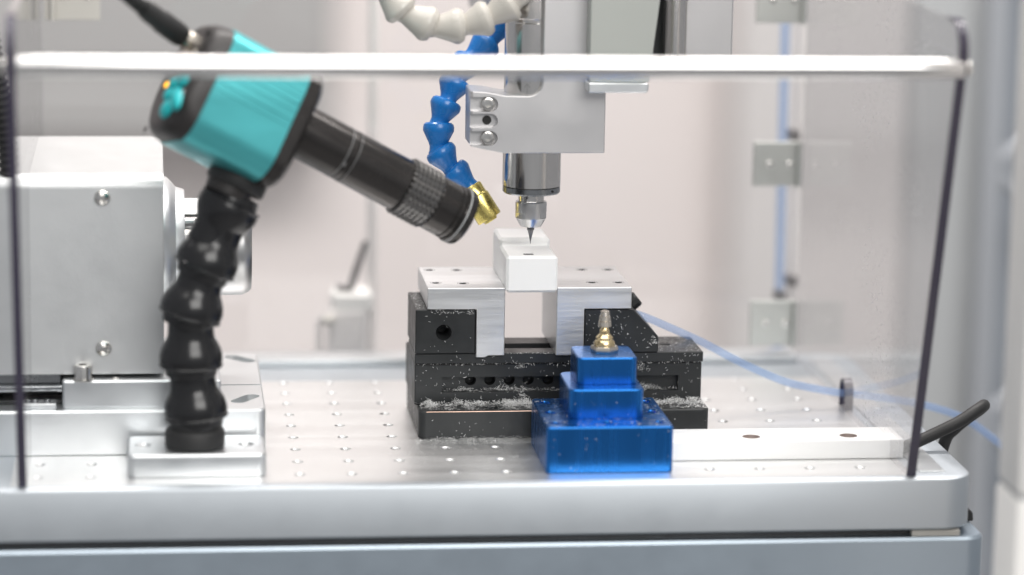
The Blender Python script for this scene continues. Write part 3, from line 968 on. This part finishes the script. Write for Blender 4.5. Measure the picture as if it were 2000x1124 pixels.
wpm = MB().prism([(77.2, 73.4), (77.2, 92.2), (110, 92.2), (110, 95.9), (140, 95.9), (140, 73.4)], 'x', 32.3, 58.5, 1.3)
wp = part('workpiece', wpm, 'white_pom')
tag(wp, 'white plastic block clamped in the vise under the cutter', 'workpiece')
cut(wp, MB().prism([(41.8, 81.0), (46.4, 81.0), (47.0, 83.6), (46.4, 86.2), (41.8, 86.2), (41.2, 83.6)], 'z', 89, 95))
part('dark_pocket_plug', MB().prism([(42.0, 81.2), (46.2, 81.2), (46.8, 83.6), (46.2, 86.0), (42.0, 86.0), (41.4, 83.6)], 'z', 89.2, 92.0), 'black_oxide', wp)  # nearly flush black plug, dark by colour so the pocket shows

# ------------------------------------------------------------------ blue stepped block with fitting
bb = thing('blue_stepped_block', 'shiny blue anodised three-tier block with a brass hose fitting on top', 'fixture block', (75, 28, 0))
b1 = part('lower_tier', MB().rrect(43.8, 106, -5, 58, 2.2, [(0.15, 0.4), (0.5, 0), (22.4, 0), (23, 0.6)], 5), 'blue_anodised', bb)
for x, y in ((49.5, 4), (49.5, 27), (49.5, 49), (100, 4), (100, 27), (100, 49), (75, 4.5)):
    cut(b1, MB().lathe([(2.6, 18), (2.6, 22.4), (3.2, 24)], (x, y, 0), (0, 0, 1), 20))
    part('recessed_screw', MB().lathe([(2.5, 18), (2.5, 20.6), (1.2, 20.6), (1.1, 19)], (x, y, 0), (0, 0, 1), 18), 'blue_anodised', b1)
part('middle_tier', MB().rrect(56.8, 94.0, 12, 54, 4.8, [(23.0, 0.3), (23.2, 0), (37.0, 0), (37.6, 0.6)], 6), 'blue_anodised', bb)
part('upper_tier', MB().rrect(62.2, 92.0, 23.5, 53, 3.6, [(37.6, 0.3), (37.8, 0), (50.4, 0), (51, 0.6)], 6), 'blue_anodised', bb)
FX, FY = 77.4, 38.5
ft = part('hex_fitting', MB().lathe([(6.8, 51.0), (7.0, 51.4), (7.0, 53.4), (6.4, 54.2)], (FX, FY, 0), (0, 0, 1), 6), 'fitting_nickel', bb)
part('fitting_stem', MB().lathe([(5.2, 54.1), (5.4, 55.2), (4.8, 56.6), (4.2, 57.2), (4.3, 58.4), (3.2, 59.6), (2.5, 60.2), (2.5, 62.0), (2.0, 62.6), (1.7, 63.8)], (FX, FY, 0), (0, 0, 1), 32), 'fitting_brass', bb)
part('hose_barb', MB().lathe([(1.7, 63.6), (3.3, 64.0), (3.0, 66.4), (2.6, 66.6), (2.9, 66.9), (2.6, 69.0), (2.2, 69.2), (2.4, 69.6), (2.0, 71.6), (1.2, 71.9)], (FX, FY, 0), (0, 0, 1), 32), 'fitting_nickel', bb)

# ------------------------------------------------------------------ white bar on the table
br = part('white_bar', MB().box(96, 226, 17, 44.5, 0.15, 9.7, 0.7, 2), 'white_pom')
tag(br, 'long flat white plastic bar with two countersunk holes beside the blue block', 'plastic bar')
for x in (150.6, 200):
    cut(br, MB().lathe([(3.0, 3), (3.0, 7.5), (5.0, 10.2)], (x, 27, 0), (0, 0, 1), 28))
    part('dark_hole_cup', MB().lathe([(4.42, 9.6), (4.3, 9.45), (2.75, 7.4), (2.75, 3.5), (0.2, 3.4)], (x, 27, 0), (0, 0, 1), 28, cap0=False), 'hole_brown', br)  # brown cup added inside the white hole to darken it

# ------------------------------------------------------------------ loose tubes and cables
tp = spline([(100, 105, 57.5), (107, 106, 55.2), (117.0, 108, 50.8), (139.7, 112, 40.0), (163.0, 118, 27.0), (186.7, 124, 15.8), (206.9, 126, 10.6), (221.0, 126, 8.3),
             (238, 127, 6.0), (264.1, 132, 0.5), (287.8, 137, -8.0), (305, 140, -19.5), (330, 142, -40), (350, 142, -80)], 10)
tag(part('air_tube', MB().tube(tp, 2.05, 16), 'tube_blue'), 'clear blue air tube running from the vise out through the side panel', 'tube')
cp_ = spline([(224.2, 22, 2.8), (232, 28, 4.2), (243, 31, 8.0), (258, 34, 14.2), (268, 38, 19.2), (273.5, 44, 20.4), (274.5, 52, 17), (270.5, 60, 10.5), (265, 66, 3.0), (261, 70, -5), (258, 75, -30), (258, 80, -60)], 8)
tag(part('black_cable', MB().tube(cp_, 3.1, 16), 'black_rubber'), 'thick black cable looping out over the right rim of the table', 'cable')
cc = spline([(-226, 62, 262), (-222, 61, 232), (-219.5, 60, 206), (-216.5, 60, 184), (-212.5, 60, 162), (-210.8, 62, 140), (-212, 66, 110), (-216, 72, 60), (-224, 80, 10)], 26)
cr = []
for k in range(len(cc)):
    cr.append(4.6 + (0.7 if k % 4 in (0, 1) else -0.3))
# keep the conduit outside the panel
cc = [Vector((q.x - 3.6, q.y, q.z)) for q in cc]
tag(part('corrugated_conduit', MB().tube(cc, cr, 18), 'black_rubber'), 'black corrugated conduit hanging outside the left clear panel', 'conduit')

# ------------------------------------------------------------------ plastic shavings
chips = MB()


def chip(p, n, size):
    """a thin curled ribbon lying near a surface with normal n"""
    n = Vector(n).normalized()
    a = n.orthogonal().normalized()
    a.rotate(Matrix.Rotation(random.uniform(0, 6.28), 3, n))
    a = (a + n * random.uniform(-0.15, 0.5)).normalized()
    b = n.cross(a).normalized()
    L = size * min(2.2, random.lognormvariate(-0.25, 0.5))
    w = random.uniform(0.04, 0.12)
    curl = random.uniform(-0.9, 0.9)
    pts = []
    q = Vector(p) + n * random.uniform(0.05, 0.25)
    d = a.copy()
    for k in range(4):
        pts.append(q.copy())
        q = q + d * (L / 3)
        d = (d + b * curl * 0.5 + n * random.uniform(-0.25, 0.3)).normalized()
    vs_ = []
    for k, q in enumerate(pts):
        ww = w * (0.5 if k in (0, 3) else 1)
        vs_ += [q - b * ww, q + b * ww + n * ww * 0.7]
    chips.add(vs_, [(0, 1, 3, 2), (2, 3, 5, 4), (4, 5, 7, 6)])


def scatter(nr, x, y, z, n, size, clump=0.0, scale=0.09):
    """nr chips in a box of ranges; clump keeps only where a noise field is high"""
    done = 0
    tries = 0
    while done < nr and tries < nr * 12:
        tries += 1
        p = (random.uniform(*x), random.uniform(*y), random.uniform(*z))
        if clump:
            v = mnoise.noise(Vector(p) * scale * 1.7 + Vector((3.1, 7.7, 1.3)))
            if v < clump + random.uniform(-0.25, 0.25):
                continue
        chip(p, n, size)
        done += 1


def heap(nr, cx, cy, z, rx, ry, h, size):
    for _ in range(nr):
        u, v = random.gauss(0, 0.42), random.gauss(0, 0.42)
        hh = h * max(0, 1 - (u * u + v * v)) * random.random()
        chip((cx + u * rx, cy + v * ry, z + hh), (random.uniform(-.5, .5), random.uniform(-.9, .2), 1), size)


UP, FRONT, LEFT = (0, 0, 1), (0, -1, 0), (-1, 0, 0)
scatter(2000, (-11, 136), (70, 84), (14.1, 14.6), UP, 1.3, -0.05)
scatter(1100, (-11, 136), (79, 84), (14.1, 16.0), (0, -0.5, 1), 1.4, 0.12)
for cx, w in ((10, 9), (35, 10), (44, 6), (120, 9), (130, 5), (-6, 4)):
    heap(240, cx, 81.5, 14.2, w, 2.6, 3.2, 1.6)
heap(140, 42, 83.2, 15, 3.5, 1.2, 7, 1.3)
scatter(90, (-12.5, 134.5), (83.7, 83.9), (14.5, 35.2), FRONT, 1.1, 0.15)
scatter(40, (-12.5, 134.5), (83.7, 83.9), (14.5, 35.2), FRONT, 0.8)
scatter(500, (2, 122), (84.2, 88), (20.7, 21.6), UP, 1.5, -0.05)
heap(130, 106, 86, 20.7, 10, 2, 3, 1.6)
heap(140, 35, 86, 20.7, 14, 2, 2.6, 1.5)
heap(90, 12, 86, 20.7, 8, 2, 2.0, 1.5)
scatter(380, (-12, 134), (81.4, 84), (35.5, 36.1), (0, -0.6, 0.8), 1.3, 0.0, 0.05)
heap(90, 41.5, 83.6, 33, 3, 0.6, 3.6, 1.2)
heap(80, 103, 83.2, 31.5, 5, 0.8, 3.6, 1.3)
scatter(45, (-12.5, 134.5), (81.2, 81.4), (36.2, 41.2), FRONT, 0.9, 0.05)
scatter(420, (98, 134.5), (82, 119.5), (41.4, 41.5), UP, 0.7)
scatter(120, (-13, -8), (81, 127), (64.4, 64.5), UP, 0.8)
scatter(40, (-6, 16), (79.8, 80.1), (62, 64.3), FRONT, 1.1, 0.05)
scatter(16, (-12.5, 17), (79.9, 80.1), (42, 64), FRONT, 0.8)
scatter(55, (73.5, 110), (79.9, 80.1), (42, 62), FRONT, 0.9)
heap(60, 108.6, 79.7, 46, 1.6, 0.3, 4, 1.1)
scatter(70, (18, 32), (79.0, 79.2), (40.5, 75), FRONT, 0.8, 0.1)
scatter(60, (59, 96), (79.0, 79.2), (41, 75), FRONT, 0.8, 0.1)
scatter(120, (18, 72), (79.0, 80.6), (41.4, 41.6), UP, 1.1)
scatter(45, (-6, 96), (80, 137), (75.6, 75.65), UP, 0.7)
scatter(45, (-10, 135), (68.7, 68.9), (0.5, 13.5), FRONT, 0.8)
scatter(60, (-12.3, -12.1), (70, 146), (0.5, 13), LEFT, 0.7)
scatter(700, (-14, 46), (56, 68.8), (0.05, 0.2), UP, 0.9, -0.1)
scatter(260, (-6, 40), (64, 68.8), (0.05, 1.2), UP, 1.2)
scatter(420, (137.5, 218), (45, 72), (0.05, 0.15), UP, 0.7, -0.1)
scatter(260, (-30, 46), (0, 60), (0.05, 0.15), UP, 0.55, 0.05)
scatter(120, (-88, 215), (-16, 200), (0.05, 0.12), UP, 0.5)
scatter(420, (44.5, 105.5), (-4.5, 57), (23.0, 23.1), UP, 0.9, -0.1)
scatter(16, (45, 105), (-5.2, -5.05), (1, 22), FRONT, 0.7)
scatter(8, (58, 93), (11.7, 11.9), (24, 36.5), FRONT, 0.7)
scatter(50, (97, 218), (17.5, 44), (9.7, 9.75), UP, 0.5)
scatter(90, (218.6, 218.9), (10, 150), (8, 120), (-1, 0, 0), 0.7, 0.0)
scatter(150, (-10, 134), (71, 83), (14.4, 15.6), UP, 3.0, 0.0)
scatter(40, (2, 122), (84.2, 88), (20.8, 22), UP, 2.8)
scatter(1100, (-30, 46), (20, 68), (0.03, 0.1), UP, 0.4, -0.05)
scatter(500, (137, 218), (45, 110), (0.03, 0.1), UP, 0.4, 0.0)
scatter(60, (33, 58), (78, 109), (92.2, 92.25), UP, 0.5)
so = part('plastic_shavings', chips, 'shaving', None, 60)
so['kind'] = 'stuff'
so['label'] = 'white curly plastic shavings scattered over the vise and table'
